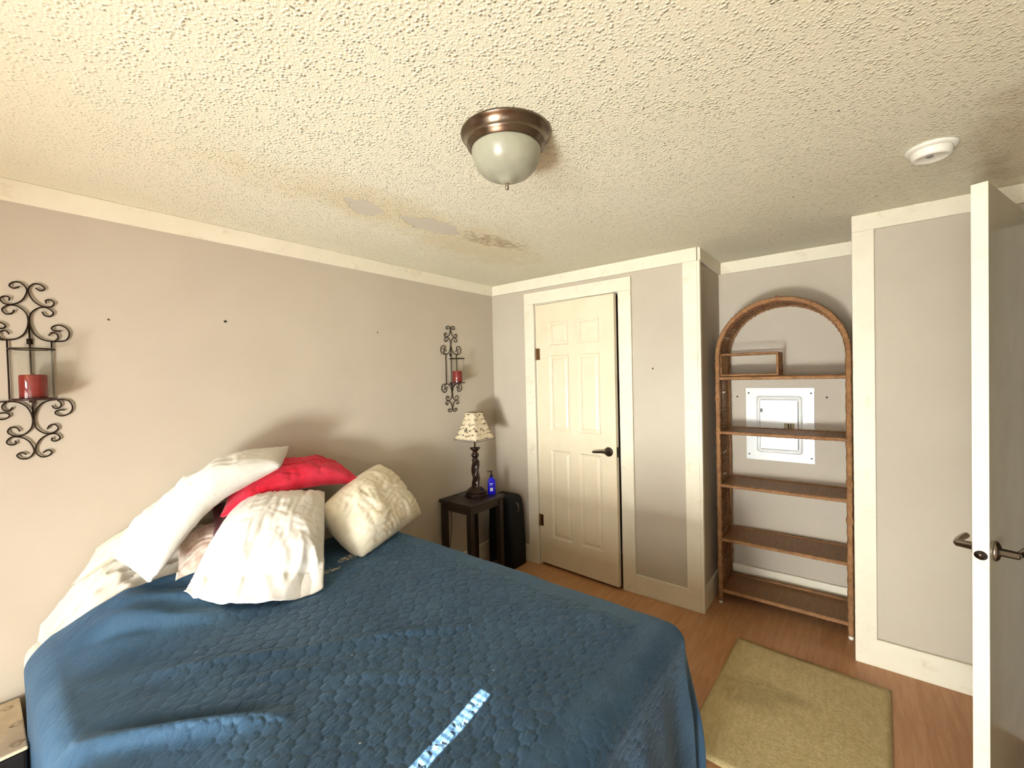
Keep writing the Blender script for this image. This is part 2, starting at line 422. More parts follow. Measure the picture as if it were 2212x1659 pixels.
bm = B(); box(bm, 0, .09, Y2, YS-T, 0, H); box(bm, .09, XD, Y2, Y2-.09, 0, H); struct('wall_right', bm, 'wall')
# west wall with its window
WY0, WY1, WZ0, WZ1 = -2.60, -1.30, .06, 1.97
bm = B(); box(bm, XW-T, XW, 0, WY1, 0, H); box(bm, XW-T, XW, WY0, YS-T, 0, H)
box(bm, XW-T, XW, WY1, WY0, 0, WZ0); box(bm, XW-T, XW, WY1, WY0, WZ1, H); struct('wall_west', bm, 'wall')
bm = B()
for y in (WY0, WY1-.05): box(bm, XW-.09, XW-.04, y, y+.05, WZ0, WZ1)
for z in (WZ0, WZ1-.05): box(bm, XW-.09, XW-.04, WY0, WY1, z, z+.05)
struct('window_1', bm, 'plastic')
# south wall: doorway, and a window opening added for fill light
SX0, SX1 = -1.06, -.27
QX0, QX1, QZ0, QZ1 = -4.25, -3.05, .75, 1.8
bm = B(); box(bm, SX1, 0, YS-T, YS, 0, H); box(bm, SX0, SX1, YS-T, YS, 2.06, H)
box(bm, QX1, SX0, YS-T, YS, 0, H); box(bm, XW, QX0, YS-T, YS, 0, H)
box(bm, QX0, QX1, YS-T, YS, 0, QZ0); box(bm, QX0, QX1, YS-T, YS, QZ1, H)
struct('wall_south', bm, 'wall')
bm = B(); box(bm, -1.6, -1.5, YS-1.3, YS-T, 0, H); box(bm, .1, .2, YS-1.3, YS-T, 0, H); box(bm, -1.6, .2, YS-1.3, YS-1.2, 0, H)
struct('wall_hallway', bm, 'wall')
bm = B()
for x in (QX0, QX1-.05): box(bm, x, x+.05, YS-.09, YS-.04, QZ0, QZ1)
for z in (QZ0, QZ1-.05): box(bm, QX0, QX1, YS-.09, YS-.04, z, z+.05)
struct('added_window_2', bm, 'plastic')  # unseen window frame, added as the source of the south fill lamp
# unseen shades added over the west window to cut the sun to a slit
slit = -1.900
for y0, y1, lab in ((WY0-.03, slit-.018, 'unseen fabric shade added to cut the sun to a slit, nearer the doorway wall'), (slit+.018, WY1+.03, 'unseen fabric shade added to cut the sun to a slit, nearer the bed head wall')):
    t = thing('unseen_window_shade', lab, 'shade', (XW+.03, (y0+y1)/2, WZ1+.04), group='unseen window shades')
    L = abs(y1-y0)/2
    bm = B(); box(bm, -.002, .002, -L, L, -1.60, 0); obj('shade_cloth', bm, 'fabric_shade', t)
    bm = B(); lathe(bm, [(.022, -L), (.022, L)], 16, axis='y'); obj('roller', bm, 'plastic', t, True)
    bm = B(); box(bm, -.008, .008, -L, L, -1.625, -1.595); obj('hem_bar', bm, 'plastic', t)

t = thing('unseen_window_shade', 'unseen fabric shade added over the made-up window behind the camera to keep sun out', 'shade', ((QX0+QX1)/2, YS-.03, QZ1-.024), group='unseen window shades')  # unseen cloth added to block stray sun through the south opening
L = (QX1-QX0)/2-.001
bm = B(); box(bm, -L, L, -.002, .002, -1.02, 0); obj('shade_cloth', bm, 'fabric_shade', t)
bm = B(); lathe(bm, [(.022, -L), (.022, L)], 16, axis='x'); obj('roller', bm, 'plastic', t, True)
# unseen rung ladder added in the slit to break the sun streak into dashes
t = thing('sun_dash_ladder', 'unseen rung ladder added between the two window shades to dash the sun streak', 'cord', (XW+.03, slit, WZ1))
bm = B(); tube(bm, [(0, -.020, 0), (0, -.020, -1.0)], .0012, 5); tube(bm, [(0, .020, 0), (0, .020, -1.0)], .0012, 5); obj('cord', bm, 'plastic', t)
bm = B()
for i in range(88): box(bm, -.001, .001, -.021, .021, -.008-i*.0113-.0030, -.008-i*.0113)
q_ = obj('rungs', bm, 'plastic', t); q_['kind'] = 'stuff'

# crowns (flat boards), baseboards, corner boards
n_t = [0]
def trim(*boxes, m='trim', bev=.003):
    n_t[0] += 1; bm = B()
    for b in boxes: box(bm, *b)
    return struct('trim_%d' % n_t[0], bm, m, bevel=bev)
CZ = 2.198; BH = .132; TT = .018
trim((XW, -.001, -TT, 0, CZ, H))                                           # back crown
trim((-TT, 0, -TT, Y1-.0, CZ, H))                                           # closet crown
trim((0, XD, Y1-TT, Y1, CZ, H))                                             # return crown
trim((XD-TT, XD, Y1-TT, Y2, CZ, H))                                         # alcove crown
trim((-TT, 0, Y2, YS, CZ, H))                                               # right crown
trim((-TT, 0, Y1, Y1+.086, BH, CZ), (-TT, .012, Y1-TT, Y1, 0, CZ))          # closet corner board
trim((-TT, 0, Y2, Y2-.088, BH, CZ))                                         # right corner board
def baseboard(side, *boxes):
    bm = B()
    for b in boxes: box(bm, *b)
    struct('baseboard_'+side, bm, 'trim', bevel=.003)
baseboard('back', (XW, 0, -.016, 0, 0, BH))
baseboard('closet', (-TT, 0, -.017, -.352, 0, BH), (-TT, 0, -1.248, Y1, 0, BH))
baseboard('return', (.013, XD, Y1-.016, Y1, 0, BH+.01))
baseboard('alcove', (XD-.016, XD, Y1-.017, Y2, 0, .148))
baseboard('right', (-TT, 0, Y2, YS, 0, .140))
baseboard('south', (QX1, SX0-.1, YS, YS+.016, 0, BH))
# casing of the closet door
def casing(name_list, y0, y1, z1, w_=.093):
    trim((-.02, 0, y0, y0+w_, 0, z1)); trim((-.02, 0, y1-w_, y1, 0, z1)); trim((-.02, 0, y1-w_, y0+w_, z1, z1+w_))
casing(0, DY0+.004, DY1-.002, DZ-.002)
# jamb
trim((0, .09, DY0, DY0-.010, 0, DZ), (0, .09, DY1, DY1+.008, 0, DZ), (0, .09, DY0, DY1, DZ-.008, DZ))

# ------------------------------------------------------------------ closet door (six panels, ajar)
def raised_panel(bm, y0, y1, z0, z1, x):   # faces -x ; sunk bevel ring and raised field
    prof = [(0, 0), (.010, .007), (.022, .008), (.036, .001), (.040, .001)]
    rings = []
    for ins, dep in prof:
        rings.append([bm.verts.new((x+dep, a, b)) for a, b in ((y0+ins, z0+ins), (y1-ins, z0+ins), (y1-ins, z1-ins), (y0+ins, z1-ins))])
    for a, b in zip(rings, rings[1:]):
        for i in range(4): bm.faces.new((a[i], a[(i+1) % 4], b[(i+1) % 4], b[i]))
    bm.faces.new(rings[-1])
door1 = bpy.data.objects.new('door_1', None); COL.objects.link(door1); door1['kind'] = 'structure'
door1.location = (-.004, DY0-.012, 0); door1.rotation_euler = (0, 0, math.radians(-3.6))
WL = .680; z0, z1 = .022, 2.066
bm = B()
ys = [0, -.118, -.300, -.378, -.562, -WL]; zs = [z0, .24, .93, 1.08, 1.665, 1.74, 1.925, z1]
panels = [(1, 2), (3, 4)]
rowp = [(1, 2), (3, 4), (5, 6)]
V = [[bm.verts.new((0, y, z)) for z in zs] for y in ys]
for i in range(5):
    for j in range(7):
        if (i, i+1) in panels and (j, j+1) in rowp:
            raised_panel(bm, ys[i+1], ys[i], zs[j], zs[j+1], 0)
        else:
            bm.faces.new((V[i][j], V[i][j+1], V[i+1][j+1], V[i+1][j]))
bk = [bm.verts.new((.035, y, z)) for y, z in ((0, z0), (-WL, z0), (-WL, z1), (0, z1))]
bm.faces.new(bk)
bm.faces.new([V[i][0] for i in range(6)]+[bk[1], bk[0]])
bm.faces.new([V[i][-1] for i in range(6)][::-1]+[bk[3], bk[2]])
bm.faces.new([V[0][j] for j in range(8)]+[bk[3], bk[0]])
bm.faces.new([V[-1][j] for j in range(8)]+[bk[2], bk[1]])
bmesh.ops.remove_doubles(bm, verts=bm.verts, dist=.0004)
leaf = obj('door_leaf', bm, 'door', door1)
bm = B(); lathe(bm, [(.033, 0), (.033, -.006), (.026, -.012), (.014, -.016), (.012, -.045), (.0, -.05)], 28, (0, -WL+.058, .965), 'x')
tube(bm, catmull([(-.042, -WL+.056, .965), (-.046, -WL+.09, .967), (-.043, -WL+.13, .962), (-.040, -WL+.165, .960)], 6), .0095, 10, lambda t: 1.1-.35*t)
h = obj('door_handle', bm, 'pewter', door1, True); h['label'] = 'dark pewter lever handle'
bm = B(); box(bm, .006, .028, -WL-.002, -WL+.001, .93, 1.0); lathe(bm, [(.008, -.008), (.008, 0)], 12, (.018, -WL, .965), 'y'); obj('latch', bm, 'pewter', door1)
for z in (1.68, .36):
    bm = B(); box(bm, -.004, -.0005, -.028, .0, z-.045, z+.045); lathe(bm, [(.006, z-.047), (.006, z+.047)], 12, (-.007, .004, 0)); obj('hinge', bm, 'brass', door1)

# ------------------------------------------------------------------ room door (open, at the right)
door2 = bpy.data.objects.new('door_2', None); COL.objects.link(door2); door2['kind'] = 'structure'
door2.location = (-1.0, -2.738, 0); door2.rotation_euler = (0, 0, math.radians(-19.7))
W2 = .76
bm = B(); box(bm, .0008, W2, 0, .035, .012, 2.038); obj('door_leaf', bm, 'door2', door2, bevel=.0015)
bm = B(); box(bm, -.0008, .0008, 0, .035, .012, 2.038); e = obj('door_edge', bm, 'edge', door2, bevel=.0006); e['label'] = 'cream painted edge with worn stains'
HZ = .955
bm = B(); lathe(bm, [(.0135, -.0025), (.0135, -.0008)], 24, (0, .0165, HZ), 'x'); obj('latch_hole', bm, 'hole', door2, True)
bm = B(); lathe(bm, [(.0115, -.004), (.0115, -.0025), (.004, -.0022)], 20, (0, .020, HZ), 'x', capt=False); obj('latch', bm, 'pewter', door2, True)
for sgn, y in ((-1, 0), (1, .035)):
    bm = B(); s = sgn
    lathe(bm, [(.030, y), (.030, y+s*.005), (.024, y+s*.010), (.012, y+s*.013), (.011, y+s*.048), (.002, y+s*.052)], 28, (.062, 0, HZ+.004), 'y')
    tube(bm, catmull([(.060, y+s*.044, HZ+.004), (.085, y+s*.048, HZ+.005), (.13, y+s*.050, HZ+.003), (.178, y+s*.050, HZ)], 6), .0095, 12)
    hh = obj('door_handle', bm, 'steel', door2, True); hh['label'] = 'satin nickel lever handle'

# ------------------------------------------------------------------ ceiling light
t = thing('ceiling_light', 'round bronze flush ceiling light with frosted glass bowl', 'ceiling light', (-1.742, -1.575, H))
bm = B(); lathe(bm, [(.06, 0), (.139, 0), (.143, -.004), (.141, -.009), (.135, -.012), (.128, -.024), (.124, -.034), (.124, -.038), (.119, -.040), (.118, -.045), (.114, -.047), (.113, -.052), (.109, -.053), (.109, -.046)], 64, capt=False)
obj('canopy', bm, 'bronze', t, True)
bm = B(); lathe(bm, [(.1095, -.046), (.1095, -.058), (.106, -.080), (.094, -.106), (.073, -.127), (.048, -.139), (.030, -.143), (.021, -.151), (.010, -.155)], 64)
b = obj('glass_bowl', bm, 'frost', t, True); b['label'] = 'frosted glass bowl'
bm = B(); lathe(bm, [(.004, -.150), (.007, -.155), (.005, -.160), (.0075, -.167), (.005, -.174), (.001, -.176)], 16); obj('finial', bm, 'steel', t, True)

# ------------------------------------------------------------------ smoke detector
t = thing('smoke_detector', 'round white plastic smoke detector on the ceiling', 'smoke detector', (-.705, -2.652, H))
bm = B(); lathe(bm, [(.070, 0), (.071, -.008), (.064, -.013), (.058, -.014)], 48, capt=True); obj('base_plate', bm, 'plastic', t, True)
bm = B(); lathe(bm, [(.056, -.012), (.056, -.018), (.054, -.034), (.048, -.040), (.044, -.040), (.040, -.037), (.012, -.036)], 48); obj('cover', bm, 'plastic', t, True)
bm = B(); lathe(bm, [(.010, -.0355), (.010, -.0385), (.008, -.0395)], 24, (-.014, .006, 0)); bb = obj('test_button', bm, 'gap', t, True); bb['label'] = 'grey test button'

# ------------------------------------------------------------------ wall sconces
def sconce(x, label, clab):
    t = thing('wall_sconce', label, 'wall sconce', (x, 0, 1.578), group='iron candle sconces on the wall')
    def P(px, py, c): return ((px-c)*.37e-3*1.0, (1345/2-(py-155))*.502e-3)
    c1 = [P(a, b, 195) for a, b in ((250, 205), (285, 222), (315, 205), (290, 178), (240, 175), (203, 212), (203, 250), (235, 305), (290, 338), (350, 340), (378, 307), (350, 285), (318, 292), (322, 315))]
    c2 = [P(a, b, 212) for a, b in ((305, 380), (325, 408), (365, 412), (385, 380), (345, 350), (290, 350), (238, 385), (218, 430), (220, 490), (250, 555), (310, 595), (400, 603), (470, 590), (497, 540), (475, 495), (420, 475), (375, 490), (370, 510), (395, 522), (440, 520))]
    c3 = [P(a, b, 212) for a, b in ((385, 603), (412, 575), (405, 545), (370, 535), (345, 560))]
    bm = B()
    for mx in (1, -1):
        for mz in (1, -1):
            for c in (c1, c2, c3):
                tube(bm, catmull([(mx*p[0], -.008, mz*p[1]) for p in c], 5), .0027, 6)
    zt = P(0, 470, 0)[1]
    tube(bm, [(0, -.008, zt), (0, -.008, -zt)], .003, 6)
    for sx in (-1, 1): tube(bm, [(sx*.056, -.008, P(0, 597, 0)[1]), (sx*.056, -.008, -P(0, 597, 0)[1])], .0027, 6)
    box(bm, -.008, .008, -.006, 0, .10, .12); box(bm, -.008, .008, -.006, 0, -.12, -.10)
    obj('iron_scrollwork', bm, 'iron', t, True)
    cy = -.072
    bm = B(); ring = [(.058*math.cos(a*PI/20), cy+.058*math.sin(a*PI/20), .077) for a in range(40)]
    tube(bm, ring, .0028, 6, closed=True); tube(bm, [(0, cy+.058, .077), (0, -.008, .077)], .0028, 6); obj('ring', bm, 'iron', t, True)
    bm = B(); lathe(bm, [(.058, -.110), (.061, -.104), (.058, -.102)], 40, (0, cy, 0)); tube(bm, [(0, cy, -.108), (0, -.04, -.125), (0, -.009, -.130)], .004, 6)
    tr = obj('candle_tray', bm, 'darkred', t, True)
    bm = B(); lathe(bm, [(.053, -.1015), (.053, .085), (.0515, .085), (.0515, -.1015)], 48, (0, cy, 0), capb=False, capt=False); g = obj('glass_cylinder', bm, 'glass', t, True)
    k = thing('candle', clab, 'candle', (x, cy, 1.578-.1015), group='red pillar candles')
    bm = B(); lathe(bm, [(.035, 0), (.036, .003), (.036, .080), (.034, .085), (.020, .081), (.004, .079)], 40); obj('wax', bm, 'candle', k, True)
    bm = B(); tube(bm, [(0, 0, .078), (.001, 0, .088), (.003, 0, .093)], .0012, 6); obj('wick', bm, 'blackpl', k, True)
sconce(-2.672, 'iron scroll candle sconce at the far left end of the wall, partly cut off', 'red pillar candle in the sconce at far left')
sconce(-.508, 'iron scroll candle sconce above the table lamp near the corner', 'red pillar candle in the sconce above the lamp')

# nail marks on the wall
for (x, z, r, lab) in ((-2.02, 1.82, .006, 'largest dark nail hole in the taupe wall, left of centre above the pillow pile'), (-2.45, 1.79, .003, 'tiny nail hole in taupe wall right of the left sconce'), (-1.15, 1.82, .004, 'small dark nail hole in taupe wall left of the right sconce')):
    bm = B()
    for i in range(3):
        tube(bm, [(x+random.uniform(-r, r), -.0005, z+random.uniform(-r, r)), (x+random.uniform(-r, r), -.003, z+random.uniform(-r, r))], r*.6, 6)
    tag(obj('nail_mark', bm, 'hole'), lab, 'nail mark', 'nail marks on the back wall')

for (y, z, x, lab) in ((-1.79, 1.33, XD, 'small screw hole in the alcove wall left of the panel'), (-2.30, 1.33, XD, 'small screw hole in the alcove wall right of the panel'), (-1.39, 1.54, 0, 'small nail hole in the wall strip right of the closet door')):
    bm = B(); lathe(bm, [(.0055, -.0005), (.004, -.003), (.001, -.0035)], 10, axis='x'); tag(obj('nail_mark', bm, 'hole', loc=(x, y, z)), lab, 'nail mark', 'nail marks on the alcove and closet walls')

# ------------------------------------------------------------------ electrical panel
t = thing('electrical_panel', 'white metal electrical panel set in the alcove wall', 'electrical panel', (XD, -2.04, 1.145))
hy, hz = .196, .246
bm = B(); box(bm, -.005, 0, -hy, hy, -hz, hz); obj('cover_plate', bm, 'panel', t, bevel=.002)
bm = B()
prof = [(0, -.005), (.008, -.016), (.016, -.018), (.022, -.010)]
ry, rz = .132, .193
def rrect(a, b, r, n=6):
    out = []
    for cx, cy, st in ((a-r, b-r, 0), (-a+r, b-r, 1), (-a+r, -b+r, 2), (a-r, -b+r, 3)):
        for i in range(n+1):
            an = (st+i/n)*PI/2; out.append((cx+r*math.cos(an), cy+r*math.sin(an)))
    return out
rings = [[bm.verts.new((d, y, z)) for y, z in rrect(ry-i, rz-i, .02)] for i, d in prof]
for a, b in zip(rings, rings[1:]):
    for i in range(len(a)): bm.faces.new((a[i], a[(i+1) % len(a)], b[(i+1) % len(a)], b[i]))
bm.faces.new(rings[-1])
obj('raised_frame', bm, 'panel', t, True)
bm = B(); box(bm, -.0105, -.0098, -.1105, .1105, -.168, .168); obj('door_gap', bm, 'gap', t)
bm = B(); box(bm, -.0145, -.0105, -.106, .1085, -.1655, .1655); dr = obj('panel_door', bm, 'panel', t, bevel=.002)
bm = B(); box(bm, -.0185, -.0145, .093, .109, .082, .106); obj('hinge', bm, 'gap', t, bevel=.001)
bm = B(); box(bm, -.0150, -.0143, -.088, -.030, -.030, .012); s = obj('sticker', bm, 'sticker', t); s['label'] = 'yellowed paper label'
bm = B(); box(bm, -.0153, -.0149, -.058, -.052, -.026, .008); obj('print', bm, 'hole', s)
bm = B(); box(bm, -.0153, -.0149, -.070, -.066, -.026, .008); obj('print', bm, 'hole', s)
for y in (-1, 1):
    for z in (-1, 1):
        bm = B(); lathe(bm, [(.0055, -.005), (.005, -.0085), (.002, -.0095)], 12, (0, y*(hy-.018), z*(hz-.035)), 'x'); obj('screw', bm, 'screw', t, True)

# ------------------------------------------------------------------ rattan etagere
EX0, EX1, EY0, EY1 = .195, .490, -1.742, -2.412
et = thing('shelf_unit', 'tall arched rattan shelf unit standing in the alcove', 'shelf', ((EX0+EX1)/2, (EY0+EY1)/2, 0))
ox, oy = (EX0+EX1)/2, (EY0+EY1)/2
hw = abs(EY1-EY0)/2; hd = (EX1-EX0)/2; zs_ = 1.60; R_ = hw
def archpath(x, w_, z_spring, n=22, zb=.02):
    pts = [(x, w_, z) for z in [zb+(z_spring-zb)*i/14 for i in range(14)]]
    pts += [(x, w_*math.cos(PI*i/n), z_spring+w_*math.sin(PI*i/n)) for i in range(n+1)]
    pts += [(x, -w_, z) for z in [z_spring-(z_spring-zb)*i/14 for i in range(1, 15)]]
    return pts
def wrap(t): return 1+.10*math.sin(t*520)+.16*(1 if (t*26 % 1) < .12 else 0)
def densify(pts, k=8):
    P = [Vector(p) for p in pts]; out = []
    for a, b in zip(P, P[1:]):
        for i in range(k): out.append(a.lerp(b, i/k))
    out.append(P[-1]); return out
for nm, x in (('front_pole', -hd), ('rear_pole', hd)):
    bm = B(); tube(bm, densify(archpath(x, hw, zs_)), .0145, 8, wrap); obj(nm, bm, 'wicker', et, True)
# woven band between poles: strands front-back wound over laths
bm = B()
path = densify(archpath(0, hw-.001, zs_, zb=.06), 9)
for i, p in enumerate(path):
    if i % 1 == 0:
        d = .0016*(1 if i % 2 else -1)
        nrm = Vector((0, -p.y, 0)).normalized() if p.z < zs_ else Vector((0, -p.y, -(p.z-zs_))).normalized()
        q = p+nrm*d
        seg = [(-hd+.008, q.y, q.z), (-hd*.4, (p-nrm*d).y, (p-nrm*d).z), (hd*.4, q.y, q.z), (hd-.008, (p-nrm*d).y, (p-nrm*d).z)]
        if random.random() < .9: tube(bm, seg, .0052, 5)
obj('woven_band', bm, 'weave', et, True)
for x in (-hd*.45, hd*.45):
    bm = B(); tube(bm, archpath(x, hw-.004, zs_, zb=.06), .0045, 6); obj('lath', bm, 'weave', et, True)
bm = B(); tube(bm, [(-hd-.012, 0, zs_+hw+.012), (-hd-.013, .004, zs_+hw-.012), (-hd+.04, .004, zs_+hw-.02)], .006, 8); tube(bm, [(-hd-.012, -.008, zs_+hw+.014), (-hd-.012, .008, zs_+hw+.014)], .006, 8); obj('binding', bm, 'weave', et, True)
for z in (1.465, 1.115, .772, .418, .082):
    bm = B(); box(bm, -hd+.01, hd-.01, -hw+.012, hw-.012, z-.006, z+.004)
    s = obj('shelf', bm, 'shelfw', et)
    bm = B()
    for xx in (-hd, hd-.004):
        tube(bm, densify([(xx, -hw+.010, z), (xx, hw-.010, z)], 90), .0105, 8, lambda t: 1+.14*(1 if (t*14 % 1) < .2 else 0)+.05*math.sin(t*400))
    obj('shelf_rail', bm, 'wicker', s, True)
bm = B(); tube(bm, [(hd-.02, -hw+.01, .10), (hd-.02, hw-.01, .10)], .007, 8); obj('rear_rail', bm, 'wicker', et, True)
for x in (-hd, hd):
    for y in (-hw, hw):
        bm = B(); lathe(bm, [(.011, 0), (.012, .004), (.012, .024), (.010, .028)], 16, (x, y, 0)); f = obj('foot', bm, 'plastic', et, True); f['label'] = 'white plastic foot cap'
# small wicker cubby on the top shelf
t = thing('wicker_cubby', 'small open wicker box on the top shelf of the rattan unit', 'basket', (.315, -1.915, 1.4740+.002))
cw, cd, ch = .158, .095, .150
bm = B()
for z in (.008, ch-.008):
    for x in (-cd, cd): tube(bm, densify([(x, -cw, z), (x, cw, z)], 40), .0065, 8, lambda t: 1+.12*math.sin(t*160))
    for y in (-cw, cw): tube(bm, densify([(-cd, y, z), (cd, y, z)], 24), .0065, 8, lambda t: 1+.12*math.sin(t*120))
for x in (-cd, cd):
    for y in (-cw, cw): tube(bm, [(x, y, .002), (x, y, ch-.004)], .007, 8)
obj('frame', bm, 'wicker', t, True)
for y in (cw, -cw):
    bm = B()
    for i in range(22):
        z = .014+i*(ch-.028)/21
        tube(bm, [(-cd+.004+j*(2*cd-.008)/8, y+(.0018 if (i+j) % 2 else -.0018), z) for j in range(9)], .0034, 5)
    for j in range(1, 8): tube(bm, [(-cd+j*2*cd/8, y, .01), (-cd+j*2*cd/8, y, ch-.01)], .0022, 5)
    obj('woven_side', bm, 'weavelt', t, True)

# ------------------------------------------------------------------ nightstand + lamp + bottle + suitcase
nx0, nx1, ny0, ny1, nz = -.684, -.305, -.342, -.020, .615
t = thing('nightstand', 'small dark brown wooden side table in the corner', 'side table', ((nx0+nx1)/2, (ny0+ny1)/2, 0))
a, b = (nx1-nx0)/2, (ny1-ny0)/2
bm = B(); box(bm, -a, a, -b, b, nz-.022, nz); obj('tabletop', bm, 'dark', t, bevel=.004)
bm = B()
for y in (-b+.018, b-.030): box(bm, -a+.03, a-.03, y, y+.012, nz-.075, nz-.022)
for x in (-a+.018, a-.030): box(bm, x, x+.012, -b+.03, b-.03, nz-.075, nz-.022)
obj('apron', bm, 'dark', t)
for sx in (-1, 1):
    for sy in (-1, 1):
        bm = B(); cx, cy = sx*(a-.030), sy*(b-.030); box(bm, cx-.020, cx+.020, cy-.020, cy+.020, 0, nz-.022); obj('leg', bm, 'dark', t, bevel=.002)
bm = B(); box(bm, -a+.05, a-.05, -b+.025, -b+.035, .10, .13); obj('lower_rail', bm, 'dark', t)

t = thing('table_lamp', 'dark twisted wood table lamp with script print fabric shade', 'lamp', (-.450, -.180, nz))
bm = B()
# octagonal stepped base
for r, z0_, z1_, r2 in ((.086, 0, .024, .086), (.076, .024, .038, .080), (.074, .038, .066, .042)):
    n = 8; A_ = [bm.verts.new((r*math.cos(PI/8+i*PI/4), r*math.sin(PI/8+i*PI/4), z0_)) for i in range(n)]; Bq = [bm.verts.new((r2*math.cos(PI/8+i*PI/4), r2*math.sin(PI/8+i*PI/4), z1_)) for i in range(n)]
    bm.faces.new(A_); bm.faces.new(Bq)
    for i in range(n): bm.faces.new((A_[i], A_[(i+1) % n], Bq[(i+1) % n], Bq[i]))
obj('base', bm, 'lampw', t, bevel=.004)
bm = B(); n = 48; rows = 90; prev = None
for j in range(rows+1):
    f = j/rows; z = .056+f*.212
    env = sm(0, .06, f)*(1-sm(.94, 1, f))
    ring = [bm.verts.new(((.0265+.006*env*math.cos(3*(2*PI*i/n)-f*11))*math.cos(2*PI*i/n), (.0265+.006*env*math.cos(3*(2*PI*i/n)-f*11))*math.sin(2*PI*i/n), z)) for i in range(n)]
    if prev:
        for i in range(n): bm.faces.new((prev[i], prev[(i+1) % n], ring[(i+1) % n], ring[i]))
    prev = ring
obj('twisted_stem', bm, 'lampw', t, True)
bm = B(); lathe(bm, [(.026, .266), (.029, .272), (.020, .278), (.018, .284), (.027, .296), (.030, .308), (.026, .320), (.018, .328), (.019, .336), (.030, .346), (.040, .358), (.040, .364), (.012, .366)], 32); obj('capital', bm, 'lampw', t, True)
bm = B(); lathe(bm, [(.006, .364), (.006, .41), (.014, .41), (.016, .45), (.016, .47)], 20); obj('socket', bm, 'brass', t, True)
# square bell shade
bm = B(); rows = 16; prev = None; zb, zt = .425, .632
for j in range(rows+1):
    f = j/rows; side = .047+(.112-.047)*((1-f)**1.3); z = zb+(zt-zb)*f
    ring = []
    for q in range(4):
        for i in range(8):
            s = -1+2*i/8; dip = 1-.05*(1-s*s)
            p = {0: (s, -dip), 1: (dip, s), 2: (-s, dip), 3: (-dip, -s)}[q]
            zz = z+(.012*(1-s*s) if j == 0 else .012*(1-s*s)*(1-f)**3)
            ring.append(bm.verts.new((p[0]*side, p[1]*side, zz)))
    if prev:
        for i in range(32): bm.faces.new((prev[i], prev[(i+1) % 32], ring[(i+1) % 32], ring[i]))
    prev = ring
sh = obj('lamp_shade', bm, 'shade', t, True); so_ = sh.modifiers.new('s', 'SOLIDIFY'); so_.thickness = .002
sh['label'] = 'cream fabric shade printed with dark script'
for zz, sd in ((zb+.001, .113), (zt, .0475)):
    bm = B(); tube(bm, [(sd, sd, zz), (-sd, sd, zz), (-sd, -sd, zz), (sd, -sd, zz)], .0022, 6, closed=True); obj('shade_trim', bm, 'dark', sh, True)
bm = B(); tube(bm, catmull([(-.06, .04, .012), (-.10, .10, .008), (-.11, .152, -.03), (-.115, .155, -.25), (-.15, .150, -.42), (-.16, .150, -.59)], 6), .0022, 6); obj('cord', bm, 'blackpl', t, True)

t = thing('pump_bottle', 'blue plastic pump bottle on the nightstand beside the lamp', 'bottle', (-.364, -.262, nz), math.radians(-30))
bm = B()
prof = [(0, .90), (.004, 1), (.10, 1), (.112, .93), (.122, .7), (.128, .42), (.134, .40)]
rings = []
for z, s in prof:
    rings.append([bm.verts.new((x*s, y*s, z)) for x, y in rrect(.029, .019, .012, 4)])
for p, q in zip(rings, rings[1:]):
    for i in range(len(p)): bm.faces.new((p[i], p[(i+1) % len(p)], q[(i+1) % len(p)], q[i]))
bm.faces.new(rings[0]); bm.faces.new(rings[-1])
obj('bottle_body', bm, 'blue', t, True)
for bx_ in ((-.018, .004, .030, .055), (-.019, .006, .085, .089), (-.019, .0, .075, .078)):
    bm = B(); box(bm, bx_[0], bx_[1], -.0196, -.0192, bx_[2], bx_[3]); l = obj('print', bm, 'label', t); l['label'] = 'white printing'
bm = B(); lathe(bm, [(.012, .134), (.012, .150), (.006, .152), (.005, .172), (.010, .174), (.010, .180), (.002, .182)], 20); tube(bm, [(0, 0, .178), (-.022, -.004, .180), (-.034, -.006, .176)], .0035, 8); obj('pump', bm, 'blackpl', t, True)

t = thing('suitcase', 'black upright case standing between the nightstand and the wall', 'suitcase', (-.135, -.215, 0))
bm = B()
prof = [(0, .94), (.01, 1), (.18, 1.0), (.42, .93), (.515, .86), (.545, .78), (.558, .62), (.562, .3)]
rings = [[bm.verts.new((x*(s*.5+.5 if z < .5 else s), y*s, z+.0)) for x, y in rrect(.092, .135, .035, 5)] for z, s in prof]
for p, q in zip(rings, rings[1:]):
    for i in range(len(p)): bm.faces.new((p[i], p[(i+1) % len(p)], q[(i+1) % len(p)], q[i]))
bm.faces.new(rings[0]); bm.faces.new(rings[-1]); obj('case_body', bm, 'black', t, True)
bm = B(); tube(bm, catmull([(-.025, -.135, .44), (-.025, -.142, .46), (-.025, -.138, .50), (-.025, -.12, .515)], 5), .0035, 8); obj('handle', bm, 'steel', t, True)

# ------------------------------------------------------------------ rug
bm = B(); cx, cy = -.62, -2.215
rc = [(-.165, -1.915), (-.200, -2.560), (-1.115, -2.520), (-1.075, -1.880)]
N = 30
def rp(u, v):
    a = Vector(rc[0]).lerp(Vector(rc[3]), u); b = Vector(rc[1]).lerp(Vector(rc[2]), u); p = a.lerp(b, v)
    return p
G = [[None]*(N+1) for _ in range(N+1)]
for i in range(N+1):
    for j in range(N+1):
        p = rp(i/N, j/N); e_ = min(i, N-i, j, N-j)
        z = .006+.003*noise.noise(Vector((p.x*5, p.y*5, 1)))+(.0 if e_ else -.003)
        G[i][j] = bm.verts.new((p.x-cx, p.y-cy, z))
for i in range(N):
    for j in range(N): bm.faces.new((G[i][j], G[i+1][j], G[i+1][j+1], G[i][j+1]))
rug = tag(obj('rug', bm, 'rug', None, True, loc=(cx, cy, 0)), 'small beige rug with a grey stain on the laminate floor', 'rug')
s = rug.modifiers.new('s', 'SOLIDIFY'); s.thickness = .005; s.offset = -1

